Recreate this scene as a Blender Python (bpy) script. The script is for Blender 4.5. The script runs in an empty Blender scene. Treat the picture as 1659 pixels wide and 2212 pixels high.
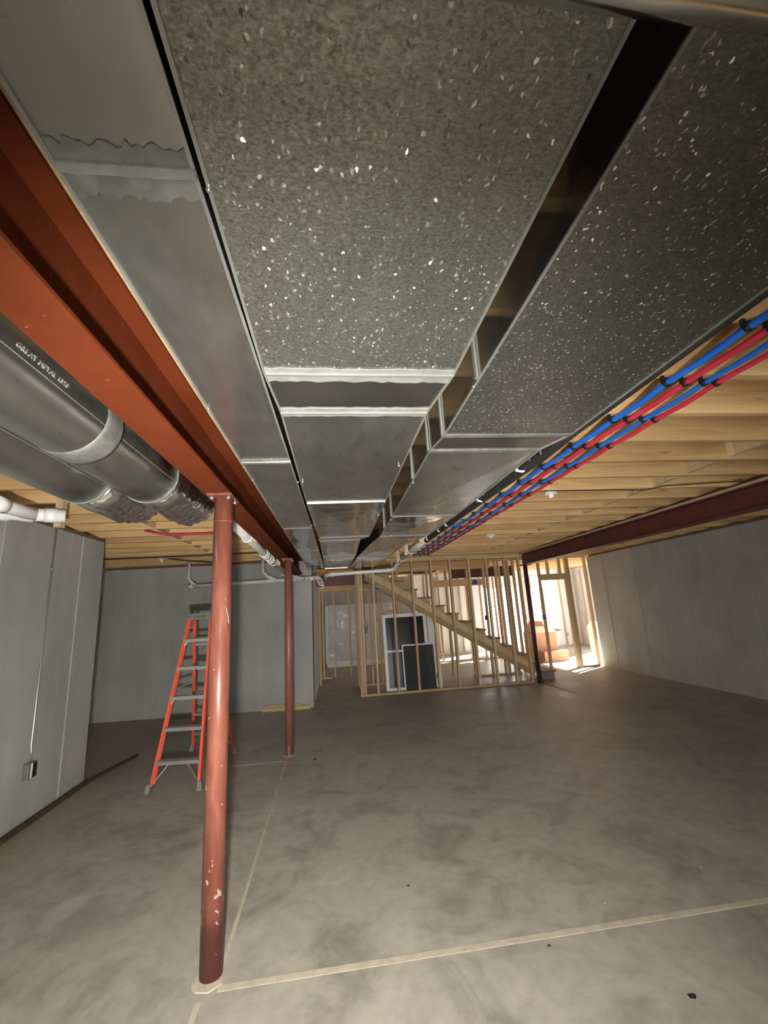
import bpy, bmesh, math, random
from mathutils import Vector, Matrix
random.seed(7)
scene = bpy.context.scene
col = scene.collection
R = math.radians

# ------------------------------------------------------------------ camera
H = 1.60
F_PX, YAW, PITCH, ROLL = 915.1, 0.12620, 0.22155, -0.0576
cam_d = bpy.data.cameras.new('camera'); cam = bpy.data.objects.new('camera', cam_d); col.objects.link(cam)
cam_d.sensor_fit = 'VERTICAL'; cam_d.sensor_height = 36.0
cam_d.lens = F_PX / 2212 * 36.0
cam_d.clip_start = 0.02; cam_d.clip_end = 200
cy, sy, cp, sp = math.cos(YAW), math.sin(YAW), math.cos(PITCH), math.sin(PITCH)
fw = Vector((sy*cp, cy*cp, sp)); rt = Vector((cy, -sy, 0)); up = rt.cross(fw)
c_, s_ = math.cos(ROLL), math.sin(ROLL)
X = c_*rt + s_*up; U = -s_*rt + c_*up
cam.matrix_world = Matrix(((X.x, U.x, -fw.x, 0), (X.y, U.y, -fw.y, 0), (X.z, U.z, -fw.z, H), (0, 0, 0, 1)))
scene.camera = cam

# ------------------------------------------------------------------ world, lights, exposure
w = bpy.data.worlds.new('sky'); scene.world = w; w.use_nodes = True
wb = w.node_tree.nodes['Background']
wb.inputs['Color'].default_value = (0.97, 0.98, 1.0, 1); wb.inputs['Strength'].default_value = 7.0
sun_d = bpy.data.lights.new('sun', 'SUN'); sun_d.energy = 120; sun_d.angle = R(1.5); sun_d.color = (1, .97, .92)
sun = bpy.data.objects.new('sun', sun_d); col.objects.link(sun)
sun.rotation_euler = Vector((-.80, -.52, -.50)).to_track_quat('-Z', 'Y').to_euler()
# hand-held phone light that lit the photograph
fl_d = bpy.data.lights.new('phone_light', 'SPOT'); fl_d.energy = 680; fl_d.spot_size = R(132); fl_d.spot_blend = 1.0
fl_d.shadow_soft_size = 0.035; fl_d.color = (1.0, 0.975, 0.90)
fl = bpy.data.objects.new('phone_light', fl_d); col.objects.link(fl)
fl.location = (-0.07, -0.02, 1.30)
fl.rotation_euler = Vector((.0, 1, -.02)).to_track_quat('-Z', 'Y').to_euler()
scene.view_settings.view_transform = 'Standard'; scene.view_settings.look = 'None'
scene.view_settings.gamma = 1.0; scene.view_settings.use_curve_mapping = False
scene.view_settings.exposure = 0.0

# ------------------------------------------------------------------ materials
def mat(name, color, rough=.6, metal=0.0, build=None, **kw):
    m = bpy.data.materials.new(name); m.use_nodes = True
    nt = m.node_tree; b = nt.nodes['Principled BSDF']
    b.inputs['Base Color'].default_value = (*color, 1); b.inputs['Roughness'].default_value = rough
    b.inputs['Metallic'].default_value = metal
    for k, v in kw.items(): b.inputs[k].default_value = v
    if build: build(nt, b)
    return m
def N(nt, t, **kw):
    n = nt.nodes.new(t)
    for k, v in kw.items():
        if k.startswith('i_'): n.inputs[k[2:].replace('_', ' ')].default_value = v
        else: setattr(n, k, v)
    return n
def coords(nt, scale=(1, 1, 1), kind='Object'):
    tc = N(nt, 'ShaderNodeTexCoord'); mp = N(nt, 'ShaderNodeMapping')
    mp.inputs['Scale'].default_value = scale
    nt.links.new(tc.outputs[kind], mp.inputs['Vector']); return mp.outputs['Vector']
def world_coords(nt, scale=(1, 1, 1)):
    g = N(nt, 'ShaderNodeNewGeometry'); mp = N(nt, 'ShaderNodeMapping')
    mp.inputs['Scale'].default_value = scale
    nt.links.new(g.outputs['Position'], mp.inputs['Vector']); return mp.outputs['Vector']
def noise(nt, vec, scale, detail=4, rough=.55, dist=0):
    n = N(nt, 'ShaderNodeTexNoise'); n.inputs['Scale'].default_value = scale
    n.inputs['Detail'].default_value = detail; n.inputs['Roughness'].default_value = rough
    n.inputs['Distortion'].default_value = dist
    nt.links.new(vec, n.inputs['Vector']); return n
def ramp(nt, fac, stops):
    r = N(nt, 'ShaderNodeValToRGB'); e = r.color_ramp.elements
    while len(e) < len(stops): e.new(.5)
    for k, (p, c) in enumerate(stops):
        e[k].position = p; e[k].color = (*c, 1) if len(c) == 3 else c
    nt.links.new(fac, r.inputs['Fac']); return r.outputs['Color']
def mix(nt, fac, a, b, mode='MIX'):
    m = N(nt, 'ShaderNodeMix', data_type='RGBA', blend_type=mode)
    for s, v in ((0, fac), (6, a), (7, b)):
        if hasattr(v, 'links') or hasattr(v, 'is_linked'): nt.links.new(v, m.inputs[s])
        elif s == 0: m.inputs[0].default_value = v
        else: m.inputs[s].default_value = (*v, 1)
    return m.outputs[2]
def bump(nt, b, h, strength, dist):
    n = N(nt, 'ShaderNodeBump'); n.inputs['Strength'].default_value = strength; n.inputs['Distance'].default_value = dist
    nt.links.new(h, n.inputs['Height']); nt.links.new(n.outputs['Normal'], b.inputs['Normal'])

def b_floor(nt, b):
    v = world_coords(nt)
    n1 = noise(nt, v, .55, 5, .6, .6); n2 = noise(nt, v, 2.3, 6, .62, 1.2); n3 = noise(nt, v, 14, 4, .6)
    c = ramp(nt, n1.outputs['Fac'], [(.3, (.33, .305, .262)), (.5, (.405, .375, .322)), (.7, (.47, .435, .372))])
    c2 = ramp(nt, n2.outputs['Fac'], [(.32, (.62, .60, .59)), (.5, (.92, .92, .90)), (.62, (1.0, 1.0, .98)), (.75, (1.22, 1.20, 1.14))])
    c = mix(nt, .95, c, c2, 'MULTIPLY')
    c3 = ramp(nt, n3.outputs['Fac'], [(.3, (.82, .82, .82)), (.6, (1.06, 1.06, 1.06))])
    c = mix(nt, .7, c, c3, 'MULTIPLY')
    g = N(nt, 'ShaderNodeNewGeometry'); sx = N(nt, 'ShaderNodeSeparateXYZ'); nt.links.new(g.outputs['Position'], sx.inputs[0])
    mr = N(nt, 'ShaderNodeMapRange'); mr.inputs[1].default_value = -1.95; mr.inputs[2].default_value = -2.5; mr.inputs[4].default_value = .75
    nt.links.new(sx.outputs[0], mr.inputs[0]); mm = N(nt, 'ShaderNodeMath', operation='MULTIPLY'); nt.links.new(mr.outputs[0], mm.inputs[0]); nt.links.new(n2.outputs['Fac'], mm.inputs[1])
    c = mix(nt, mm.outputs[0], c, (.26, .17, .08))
    nt.links.new(c, b.inputs['Base Color'])
    r = ramp(nt, n2.outputs['Fac'], [(.3, (.38, .38, .38)), (.7, (.58, .58, .58))]); nt.links.new(r, b.inputs['Roughness'])
    bump(nt, b, n3.outputs['Fac'], .12, .006)
def b_wall(nt, b):
    v = world_coords(nt)
    n1 = noise(nt, v, .9, 5, .6, .4); n2 = noise(nt, world_coords(nt, (2.2, 2.2, .35)), 1.6, 5, .6); n3 = noise(nt, v, 60, 3, .6)
    c = ramp(nt, n1.outputs['Fac'], [(.3, (.34, .34, .322)), (.7, (.45, .448, .428))])
    c2 = ramp(nt, n2.outputs['Fac'], [(.3, (.80, .80, .80)), (.5, (1, 1, 1)), (.72, (1.15, 1.15, 1.13))])
    c = mix(nt, .5, c, c2, 'MULTIPLY'); nt.links.new(c, b.inputs['Base Color'])
    bump(nt, b, n3.outputs['Fac'], .15, .003)
def wood(c0, c1, axis='x', knots=True):
    def f(nt, b):
        oi = N(nt, 'ShaderNodeObjectInfo')
        sc = {'x': (.6, 9, 9), 'z': (9, 9, .6)}[axis]
        v = world_coords(nt, sc)
        add = N(nt, 'ShaderNodeVectorMath', operation='ADD'); nt.links.new(v, add.inputs[0])
        ms = N(nt, 'ShaderNodeVectorMath', operation='SCALE'); ms.inputs[3].default_value = 23
        cmb = N(nt, 'ShaderNodeCombineXYZ')
        for k in range(3): nt.links.new(oi.outputs['Random'], cmb.inputs[k])
        nt.links.new(cmb.outputs[0], ms.inputs[0]); nt.links.new(ms.outputs[0], add.inputs[1])
        n1 = noise(nt, add.outputs[0], 2.0, 6, .62, 1.2); n2 = noise(nt, add.outputs[0], .5, 2, .5)
        c = ramp(nt, n1.outputs['Fac'], [(.28, c0), (.52, tuple((a+b_)/2 for a, b_ in zip(c0, c1))), (.7, c1)])
        t = ramp(nt, oi.outputs['Random'], [(0, (.78, .74, .70)), (.5, (1, 1, 1)), (1, (1.10, 1.08, 1.02))])
        c = mix(nt, .85, c, t, 'MULTIPLY')
        d = ramp(nt, n2.outputs['Fac'], [(.35, (.80, .77, .74)), (.6, (1, 1, 1))]); c = mix(nt, .8, c, d, 'MULTIPLY')
        if knots:
            vo = N(nt, 'ShaderNodeTexVoronoi'); vo.inputs['Scale'].default_value = 1.1
            vv = world_coords(nt, {'x': (1.2, 6, 6), 'z': (6, 6, 1.2)}[axis]); nt.links.new(vv, vo.inputs['Vector'])
            k = ramp(nt, vo.outputs['Distance'], [(.05, (.42, .27, .17)), (.10, (1, 1, 1))]); c = mix(nt, .8, c, k, 'MULTIPLY')
        nt.links.new(c, b.inputs['Base Color'])
    return f
def b_galv(amp, cell, lo, hi, rlo, rhi, spark):
    def f(nt, b):
        v = world_coords(nt, (1, .72, 1))
        nd = noise(nt, v, 30, 3, .6)
        ma = N(nt, 'ShaderNodeVectorMath', operation='MULTIPLY_ADD')
        nt.links.new(nd.outputs['Color'], ma.inputs[0]); ma.inputs[1].default_value = (.02, .02, .02); nt.links.new(v, ma.inputs[2])
        vo = N(nt, 'ShaderNodeTexVoronoi'); vo.inputs['Scale'].default_value = cell; nt.links.new(ma.outputs[0], vo.inputs['Vector'])
        bw = N(nt, 'ShaderNodeSeparateColor'); nt.links.new(vo.outputs['Color'], bw.inputs[0])
        nf = noise(nt, world_coords(nt, (.8, 1.5, 1)), cell*.7, 4, .7, .6)
        nb = noise(nt, v, 3.0, 4, .6, .5)
        c1_ = ramp(nt, bw.outputs[0], [(0, lo), (1, hi)])
        c2_ = ramp(nt, nf.outputs['Fac'], [(.40, lo), (.62, hi)]); c = mix(nt, .68, c1_, c2_)
        spk = ramp(nt, bw.outputs[2], [(.955, (0, 0, 0)), (.975, (1, 1, 1))]); c = mix(nt, spk, c, (.95, .95, .92))  # sparkle glints of random crystals painted into the base colour
        t = ramp(nt, nb.outputs['Fac'], [(.3, (.82, .82, .80)), (.7, (1.12, 1.12, 1.12))]); c = mix(nt, .8, c, t, 'MULTIPLY')
        sm = ramp(nt, nb.outputs['Fac'], [(.60, (1, 1, 1)), (.72, (1.12, .98, .92))]); c = mix(nt, .5, c, sm, 'MULTIPLY')
        nt.links.new(c, b.inputs['Base Color'])
        rr = N(nt, 'ShaderNodeMapRange'); rr.inputs[3].default_value = rlo; rr.inputs[4].default_value = rhi
        nt.links.new(bw.outputs[1], rr.inputs[0]); nt.links.new(rr.outputs[0], b.inputs['Roughness'])
        # tilt each zinc crystal a little; a few catch the light strongly
        sub = N(nt, 'ShaderNodeVectorMath', operation='SUBTRACT'); nt.links.new(vo.outputs['Color'], sub.inputs[0]); sub.inputs[1].default_value = (.5, .5, .5)
        th = N(nt, 'ShaderNodeMapRange'); th.inputs[1].default_value = .93; th.inputs[2].default_value = .97
        th.inputs[3].default_value = amp; th.inputs[4].default_value = spark
        nt.links.new(bw.outputs[2], th.inputs[0])
        sc = N(nt, 'ShaderNodeVectorMath', operation='SCALE'); nt.links.new(sub.outputs[0], sc.inputs[0]); nt.links.new(th.outputs[0], sc.inputs[3])
        g = N(nt, 'ShaderNodeNewGeometry'); ad = N(nt, 'ShaderNodeVectorMath', operation='ADD')
        nt.links.new(g.outputs['Normal'], ad.inputs[0]); nt.links.new(sc.outputs[0], ad.inputs[1])
        no = N(nt, 'ShaderNodeVectorMath', operation='NORMALIZE'); nt.links.new(ad.outputs[0], no.inputs[0])
        nt.links.new(no.outputs[0], b.inputs['Normal'])
    return f
def b_smooth_galv(nt, b):
    v = world_coords(nt); n1 = noise(nt, v, 4, 1, .4, .4); n2 = noise(nt, world_coords(nt, (3, 1, 3)), 9, 3, .5)
    c = ramp(nt, n1.outputs['Fac'], [(.3, (.37, .38, .35)), (.7, (.46, .47, .44))]); nt.links.new(c, b.inputs['Base Color'])
    r = ramp(nt, n2.outputs['Fac'], [(.35, (.27, .27, .27)), (.65, (.36, .36, .36))]); nt.links.new(r, b.inputs['Roughness'])
def b_mirror_galv(nt, b):
    v = world_coords(nt); n1 = noise(nt, v, 3.5, 1, .4, .5)
    c = ramp(nt, n1.outputs['Fac'], [(.3, (.44, .445, .42)), (.7, (.60, .60, .57))]); nt.links.new(c, b.inputs['Base Color'])
    bump(nt, b, n1.outputs['Fac'], .35, .02)
def b_foil(nt, b):
    v = world_coords(nt); vo = N(nt, 'ShaderNodeTexVoronoi'); vo.inputs['Scale'].default_value = 22; nt.links.new(v, vo.inputs['Vector'])
    bump(nt, b, vo.outputs['Distance'], .35, .02)
def b_paint(c0, c1, chips=None, s=6):
    def f(nt, b):
        v = world_coords(nt); n1 = noise(nt, v, s, 5, .6, .5)
        c = ramp(nt, n1.outputs['Fac'], [(.3, c0), (.7, c1)])
        if chips:
            n2 = noise(nt, world_coords(nt, (1, 1, .5)), 38, 3, .6); k = ramp(nt, n2.outputs['Fac'], [(.69, (0, 0, 0)), (.72, (1, 1, 1))])
            c = mix(nt, k, c, chips)
        nt.links.new(c, b.inputs['Base Color'])
        bump(nt, b, n1.outputs['Fac'], .2, .004)
    return f
def b_post(nt, b):
    g = N(nt, 'ShaderNodeNewGeometry'); sx = N(nt, 'ShaderNodeSeparateXYZ'); nt.links.new(g.outputs['Position'], sx.inputs[0])
    v = world_coords(nt, (1, 1, .25)); n1 = noise(nt, v, 14, 5, .65, .5)
    c = ramp(nt, n1.outputs['Fac'], [(.3, (.15, .045, .030)), (.5, (.205, .066, .045)), (.7, (.28, .105, .075))])
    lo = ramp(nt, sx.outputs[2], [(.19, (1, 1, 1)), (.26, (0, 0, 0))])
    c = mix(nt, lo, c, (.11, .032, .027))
    n2 = noise(nt, world_coords(nt, (1, 1, .55)), 42, 2, .5)
    zr = ramp(nt, sx.outputs[2], [(.05, (.0, .0, .0)), (.35, (.10, .10, .10)), (.60, (0, 0, 0))])
    ad = N(nt, 'ShaderNodeMath', operation='ADD'); nt.links.new(n2.outputs['Fac'], ad.inputs[0]); nt.links.new(zr, ad.inputs[1])
    k = ramp(nt, ad.outputs[0], [(.715, (0, 0, 0)), (.735, (1, 1, 1))]); c = mix(nt, k, c, (.5, .38, .32))
    nt.links.new(c, b.inputs['Base Color']); bump(nt, b, n1.outputs['Fac'], .25, .004)
def b_sheet(nt, b):
    v = world_coords(nt); n1 = noise(nt, v, 3, 5, .6, 1.5); bump(nt, b, n1.outputs['Fac'], .8, .08)

M = dict(
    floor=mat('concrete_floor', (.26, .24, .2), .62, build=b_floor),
    wall=mat('poured_concrete', (.3, .3, .28), .75, build=b_wall),
    joist=mat('joist_lumber', (.6, .4, .2), .65, build=wood((.60, .365, .155), (.85, .60, .30), 'x')),
    stud=mat('stud_lumber', (.7, .5, .3), .65, build=wood((.58, .41, .235), (.80, .64, .42), 'z')),
    plate=mat('plate_lumber', (.6, .45, .25), .65, build=wood((.52, .37, .20), (.74, .57, .34), 'x')),
    sill=mat('treated_sill', (.2, .13, .07), .8, build=wood((.12, .075, .04), (.22, .15, .08), 'x', False)),
    osb=mat('subfloor_board', (.45, .3, .16), .8, build=wood((.34, .22, .11), (.50, .36, .20), 'x', False)),
    ply=mat('stair_plywood', (.6, .42, .22), .65, build=wood((.42, .28, .12), (.58, .41, .205), 'x')),
    tread=mat('stair_tread', (.3, .17, .1), .7, build=wood((.20, .115, .07), (.32, .20, .12), 'x', False)),
    galv=mat('spangled_galvanized', (.4, .41, .38), .4, .88, build=b_galv(.055, 190, (.19, .198, .172), (.46, .47, .42), .36, .50, .85)),
    galvd=mat('fine_galvanized', (.4, .41, .38), .4, .90, build=b_galv(.06, 210, (.17, .175, .16), (.38, .385, .355), .30, .46, .7)),
    smooth=mat('smooth_galvanized', (.45, .46, .43), .3, .92, build=b_smooth_galv),
    mirror=mat('bright_galvanized', (.5, .5, .47), .13, .96, build=b_mirror_galv),
    foil=mat('foil_tape', (.80, .81, .81), .25, 1.0, build=b_foil),
    cleat=mat('cleat_steel', (.66, .68, .68), .3, .85, build=b_smooth_galv),
    mastic=mat('duct_sealant', (.50, .50, .47), .6, build=b_paint((.19, .192, .178), (.27, .27, .255), s=16)),
    mastic2=mat('thin_sealant', (.3, .3, .27), .5, .3, build=b_paint((.15, .155, .14), (.26, .26, .235), s=20)),
    red=mat('red_primer', (.45, .10, .04), .7, build=b_paint((.125, .025, .008), (.165, .036, .012), (.24, .09, .055), 4), **{'Specular IOR Level': .12}),
    maroon=mat('maroon_primer', (.15, .05, .04), .5, build=b_paint((.10, .026, .02), (.14, .038, .03), s=4)),
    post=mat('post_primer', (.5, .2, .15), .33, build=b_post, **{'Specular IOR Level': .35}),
    post2=mat('dull_post_primer', (.28, .1, .08), .42, build=b_paint((.22, .075, .06), (.30, .11, .09), (.5, .3, .25), 12)),
    darkpost=mat('dark_post_paint', (.06, .02, .025), .5, build=b_paint((.05, .02, .022), (.08, .03, .034))),
    pvc=mat('white_pvc', (.72, .71, .66), .35, build=b_paint((.66, .65, .60), (.76, .75, .71), s=3)),
    pvcw=mat('bright_pvc', (.85, .85, .83), .35, build=b_paint((.82, .82, .80), (.88, .88, .86))),
    blue=mat('blue_pex', (.015, .14, .72), .35, build=b_paint((.012, .17, .85), (.02, .21, .95))),
    redp=mat('red_pex', (.62, .03, .07), .38, build=b_paint((.74, .030, .075), (.85, .05, .11))),
    black=mat('black_plastic', (.012, .012, .013), .45, build=b_paint((.010, .010, .011), (.016, .016, .018))),
    foam=mat('black_pipe_foam', (.02, .02, .02), .6, build=b_paint((.014, .014, .014), (.03, .03, .03))),
    orange=mat('orange_fiberglass', (.78, .10, .045), .4, build=b_paint((.72, .085, .035), (.82, .12, .055))),
    alu=mat('ladder_aluminium', (.62, .63, .62), .35, .8, build=b_paint((.55, .56, .55), (.66, .67, .66))),
    cap=mat('grey_plastic', (.20, .20, .19), .5, build=b_paint((.17, .17, .16), (.22, .22, .21))),
    steel=mat('bolt_steel', (.75, .75, .73), .3, .9, build=b_paint((.7, .7, .68), (.8, .8, .78))),
    card=mat('cardboard', (.46, .24, .14), .85, build=b_paint((.42, .21, .125), (.50, .27, .165))),
    cardin=mat('cardboard_inside', (.6, .42, .3), .85, build=b_paint((.56, .38, .26), (.64, .46, .33))),
    vinyl=mat('white_vinyl', (.82, .82, .83), .4, build=b_paint((.79, .79, .80), (.84, .84, .85))),
    glass=mat('dark_glass', (.008, .009, .010), .22, build=b_paint((.007, .008, .009), (.010, .011, .012))),
    insul=mat('white_insulation', (.80, .80, .82), .6, build=b_paint((.74, .745, .77), (.84, .84, .86), s=2)),
    whitestud=mat('pale_lumber', (.72, .66, .56), .7, build=wood((.62, .52, .41), (.80, .72, .60), 'z')),
    sheet=mat('plastic_sheeting', (.60, .60, .64), .18, build=b_sheet),
    joint=mat('joint_dust', (.40, .34, .25), .85, build=b_paint((.40, .355, .27), (.56, .49, .38), s=18)),
    crack=mat('saw_cut', (.07, .065, .06), .9, build=b_paint((.06, .055, .05), (.09, .085, .075))),
    brown=mat('dark_board', (.07, .04, .02), .85, build=wood((.045, .027, .014), (.09, .055, .028), 'x', False)),
    bluebox=mat('blue_box_plastic', (.02, .13, .6), .4, build=b_paint((.018, .12, .55), (.025, .15, .65))),
    boxsteel=mat('box_steel', (.30, .30, .30), .4, .7, build=b_paint((.25, .25, .25), (.34, .34, .34))),
    cable=mat('dark_cable', (.03, .025, .03), .5, build=b_paint((.025, .02, .025), (.04, .03, .04))),
    clear=mat('clear_glass', (.9, .95, .95), .02, Alpha=.10),
    mesh=mat('screen_mesh', (.02, .02, .024), .6, Alpha=.72, build=b_paint((.018, .018, .02), (.024, .024, .028))),
)
M['cleat'].node_tree.nodes['Principled BSDF'].inputs['Metallic'].default_value = .6
nt_ = M['mirror'].node_tree.nodes['Principled BSDF']; nt_.inputs['Roughness'].default_value = .13

# ------------------------------------------------------------------ mesh helpers
class MB:
    def __init__(s): s.v = []; s.f = []; s.sm = []
    def add(s, vs, fs, smooth=False):
        o = len(s.v); s.v += [tuple(v) for v in vs]; s.f += [tuple(i+o for i in f) for f in fs]; s.sm += [smooth]*len(fs); return s
    def hexa(s, p):   # p: 8 points, bottom 0-3 ccw, top 4-7
        return s.add(p, [(3, 2, 1, 0), (4, 5, 6, 7), (0, 1, 5, 4), (1, 2, 6, 5), (2, 3, 7, 6), (3, 0, 4, 7)])
    def box(s, x0, x1, y0, y1, z0, z1):
        return s.hexa([(x0, y0, z0), (x1, y0, z0), (x1, y1, z0), (x0, y1, z0), (x0, y0, z1), (x1, y0, z1), (x1, y1, z1), (x0, y1, z1)])
    def bar(s, a, b, wd, hd, ref=(0, 0, 1)):   # box section along a-b; wd along side, hd along ref-ish
        a, b = Vector(a), Vector(b); d = (b-a).normalized(); r = Vector(ref)
        sd = d.cross(r)
        if sd.length < 1e-4: sd = d.cross(Vector((1, 0, 0)))
        sd.normalize(); u = sd.cross(d).normalized(); sd *= wd/2; u *= hd/2
        return s.hexa([a-sd-u, a+sd-u, b+sd-u, b-sd-u, a-sd+u, a+sd+u, b+sd+u, b-sd+u])
    def tube(s, path, r, n=16, caps=True):
        P = [Vector(p) for p in path]; rs = r if isinstance(r, (list, tuple)) else [r]*len(P)
        t0 = (P[1]-P[0]).normalized(); ref = Vector((0, 0, 1)) if abs(t0.z) < .9 else Vector((1, 0, 0))
        u = t0.cross(ref).normalized(); o = len(s.v); vs = []; prev = t0
        for i, p in enumerate(P):
            t = (P[min(i+1, len(P)-1)]-P[max(i-1, 0)]).normalized()
            q = prev.rotation_difference(t); u = (q @ u).normalized(); prev = t
            v_ = t.cross(u)
            for k in range(n):
                a = 2*math.pi*k/n; vs.append(p + (u*math.cos(a)+v_*math.sin(a))*rs[i])
        fs = []
        for i in range(len(P)-1):
            for k in range(n):
                k2 = (k+1) % n; fs.append((i*n+k, i*n+k2, (i+1)*n+k2, (i+1)*n+k))
        s.add(vs, fs, True)
        if caps:
            s.f.append(tuple(o+k for k in reversed(range(n)))); s.sm.append(False)
            s.f.append(tuple(o+(len(P)-1)*n+k for k in range(n))); s.sm.append(False)
        return s
    def prism(s, pts, y0, y1, axis='y'):   # polygon in xz extruded along y, or in xy along z
        n = len(pts)
        if axis == 'y': a = [(p[0], y0, p[1]) for p in pts]; b = [(p[0], y1, p[1]) for p in pts]
        else: a = [(p[0], p[1], y0) for p in pts]; b = [(p[0], p[1], y1) for p in pts]
        fs = [tuple(range(n)), tuple(reversed(range(n, 2*n)))]
        for k in range(n): k2 = (k+1) % n; fs.append((k2, k, k+n, k2+n))
        return s.add(a+b, fs)
    def ball(s, c, r, n=8, sz=1):
        vs = []; fs = []
        for i in range(n//2+1):
            ph = math.pi*i/(n//2)
            for k in range(n):
                th = 2*math.pi*k/n; vs.append((c[0]+r*math.sin(ph)*math.cos(th), c[1]+r*math.sin(ph)*math.sin(th), c[2]+sz*r*math.cos(ph)))
        for i in range(n//2):
            for k in range(n): fs.append((i*n+k, (i+1)*n+k, (i+1)*n+(k+1) % n, i*n+(k+1) % n))
        return s.add(vs, fs, True)
def wloc(o):
    v = Vector((0, 0, 0))
    while o: v += o.location; o = o.parent
    return v
def build(name, mb, m, parent=None, loc=None, bevel=0):
    """one mesh object; mb is in world coordinates; loc = origin for a top-level object"""
    off = wloc(parent) if parent else Vector(loc or (0, 0, 0))
    me = bpy.data.meshes.new(name)
    me.from_pydata([tuple(Vector(v)-off) for v in mb.v], [], mb.f)
    me.polygons.foreach_set('use_smooth', mb.sm)
    me.materials.append(M[m]); me.update()
    bm = bmesh.new(); bm.from_mesh(me); bmesh.ops.remove_doubles(bm, verts=bm.verts, dist=1e-5)
    bmesh.ops.recalc_face_normals(bm, faces=bm.faces); bm.to_mesh(me); bm.free()
    o = bpy.data.objects.new(name, me); col.objects.link(o)
    if parent: o.parent = parent
    else: o.location = off
    if bevel:
        bv = o.modifiers.new('bevel', 'BEVEL'); bv.width = bevel; bv.segments = 2; bv.limit_method = 'ANGLE'
    return o
def tag(o, label, cat, group=None):
    o['label'] = label; o['category'] = cat
    if group: o['group'] = group
    return o
def thing(name, label, cat, loc, group=None):
    o = bpy.data.objects.new(name, None); col.objects.link(o); o.location = loc; o.empty_display_size = .1
    return tag(o, label, cat, group)
def struct(o): o['kind'] = 'structure'; return o
def put(name, me, parent, world):        # piece sharing mesh data
    o = bpy.data.objects.new(name, me); col.objects.link(o); o.parent = parent
    o.location = Vector(world) - wloc(parent); return o
def arc(c, a, b, r, n=8, t0=0, t1=90):   # points c + r(a cos t + b sin t)
    c, a, b = Vector(c), Vector(a), Vector(b)
    return [c + a*r*math.cos(R(t0+(t1-t0)*k/n)) + b*r*math.sin(R(t0+(t1-t0)*k/n)) for k in range(n+1)]

# ------------------------------------------------------------------ setting
Y0, Y1 = -3.2, 14.3
JZ = 2.56                                   # underside of joists
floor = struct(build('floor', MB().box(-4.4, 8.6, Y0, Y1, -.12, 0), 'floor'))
def piece(name, mb, m, parent): return build(name, mb, m, parent)
piece('control_joint', MB().box(-.56, 6.08, 2.352, 2.388, -.002, .0015), 'joint', floor)
piece('control_joint', MB().add([(-.59, 5.40, .003), (-.568, 5.40, .003), (-.560, 2.47, .003), (-.580, 2.47, .003)], [(0, 1, 2, 3)]), 'joint', floor)
piece('control_joint', MB().box(-.640, -.615, -.5, 2.31, -.002, .003), 'joint', floor)
piece('control_joint', MB().box(-1.5, -.60, 5.30, 5.315, -.002, .002), 'joint', floor)
piece('control_joint', MB().add([(3.95, 8.33, .0015), (4.0, 8.33, .0015), (4.02, 7.25, .0015), (4.0, 7.25, .0015)], [(0, 1, 2, 3)]), 'crack', floor)
def patch(c, r, seed, z=.004, m='joint'):
    rnd = random.Random(seed); n = 14
    pts = [(c[0]+r*(.9+.2*rnd.random())*math.cos(2*math.pi*k/n), c[1]+r*(.9+.2*rnd.random())*math.sin(2*math.pi*k/n)) for k in range(n)]
    return MB().prism(pts, -.002, z, 'z')
piece('grout_patch', patch((-.615, 2.42), .068, 3), 'joint', floor)
piece('grout_patch', patch((-.57, 5.50), .07, 4, .003), 'joint', floor)

# concrete walls
wl = struct(build('wall_left', MB().hexa([(-4.3, Y0, 0), (-2.60, Y0, 0), (-2.638, 5.24, 0), (-4.3, 5.24, 0), (-4.3, Y0, 2.52), (-2.60, Y0, 2.52), (-2.638, 5.24, 2.52), (-4.3, 5.24, 2.52)]), 'wall'))
for yy in (1.7, 2.7, 3.7, 4.8):
    piece('form_seam', MB().box(-2.64, -2.612-.0035*yy+.004, yy-.004, yy+.004, .02, 2.51), 'wall', wl)
struct(build('wall_left_recess', MB().box(-4.3, -4.04, 5.241, 8.164, 0, 2.555), 'wall'))
wb_ = struct(build('wall_back', MB().hexa([(-4.3, 8.165, 0), (-.40, 7.93, 0), (-.40, 8.17, 0), (-4.3, 8.4, 0), (-4.3, 8.165, 2.52), (-.40, 7.93, 2.52), (-.40, 8.17, 2.52), (-4.3, 8.4, 2.52)]), 'wall'))
for xx in (-3.75, -3.13, -2.55, -1.95, -1.35, -.82):
    yy = 7.93 - (xx+.40)*.0603
    piece('form_seam', MB().box(xx-.005, xx+.005, yy-.005, yy+.05, .02, 2.5), 'wall', wb_)
ws = struct(build('wall_passage', MB().box(-.62, -.40, 8.171, 13.2, 0, 2.52), 'wall'))
for yy in (8.5, 8.9, 9.3, 9.7, 10.1):
    piece('form_seam', MB().box(-.40, -.385, yy-.03, yy+.03, .02, 2.5), 'wall', ws)
wr = struct(build('wall_right', MB().box(6.12, 8.6, Y0, 9.67, 0, 2.52), 'wall'))
for yy in (.9, 2.1, 3.3, 4.5, 5.7, 6.9, 8.1, 9.1):
    piece('form_seam', MB().box(6.112, 6.13, yy-.006, yy+.006, .02, 2.5), 'wall', wr)
struct(build('wall_rear', MB().box(-2.6, .4, Y0-.2, Y0-.001, 0, 2.56).box(2.6, 6.12, Y0-.2, Y0-.001, 0, 2.56).box(.4, 2.6, Y0-.2, Y0-.001, 2.15, 2.56), 'wall'))  # unseen wall added behind the camera; its opening limits the ambient light
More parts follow.
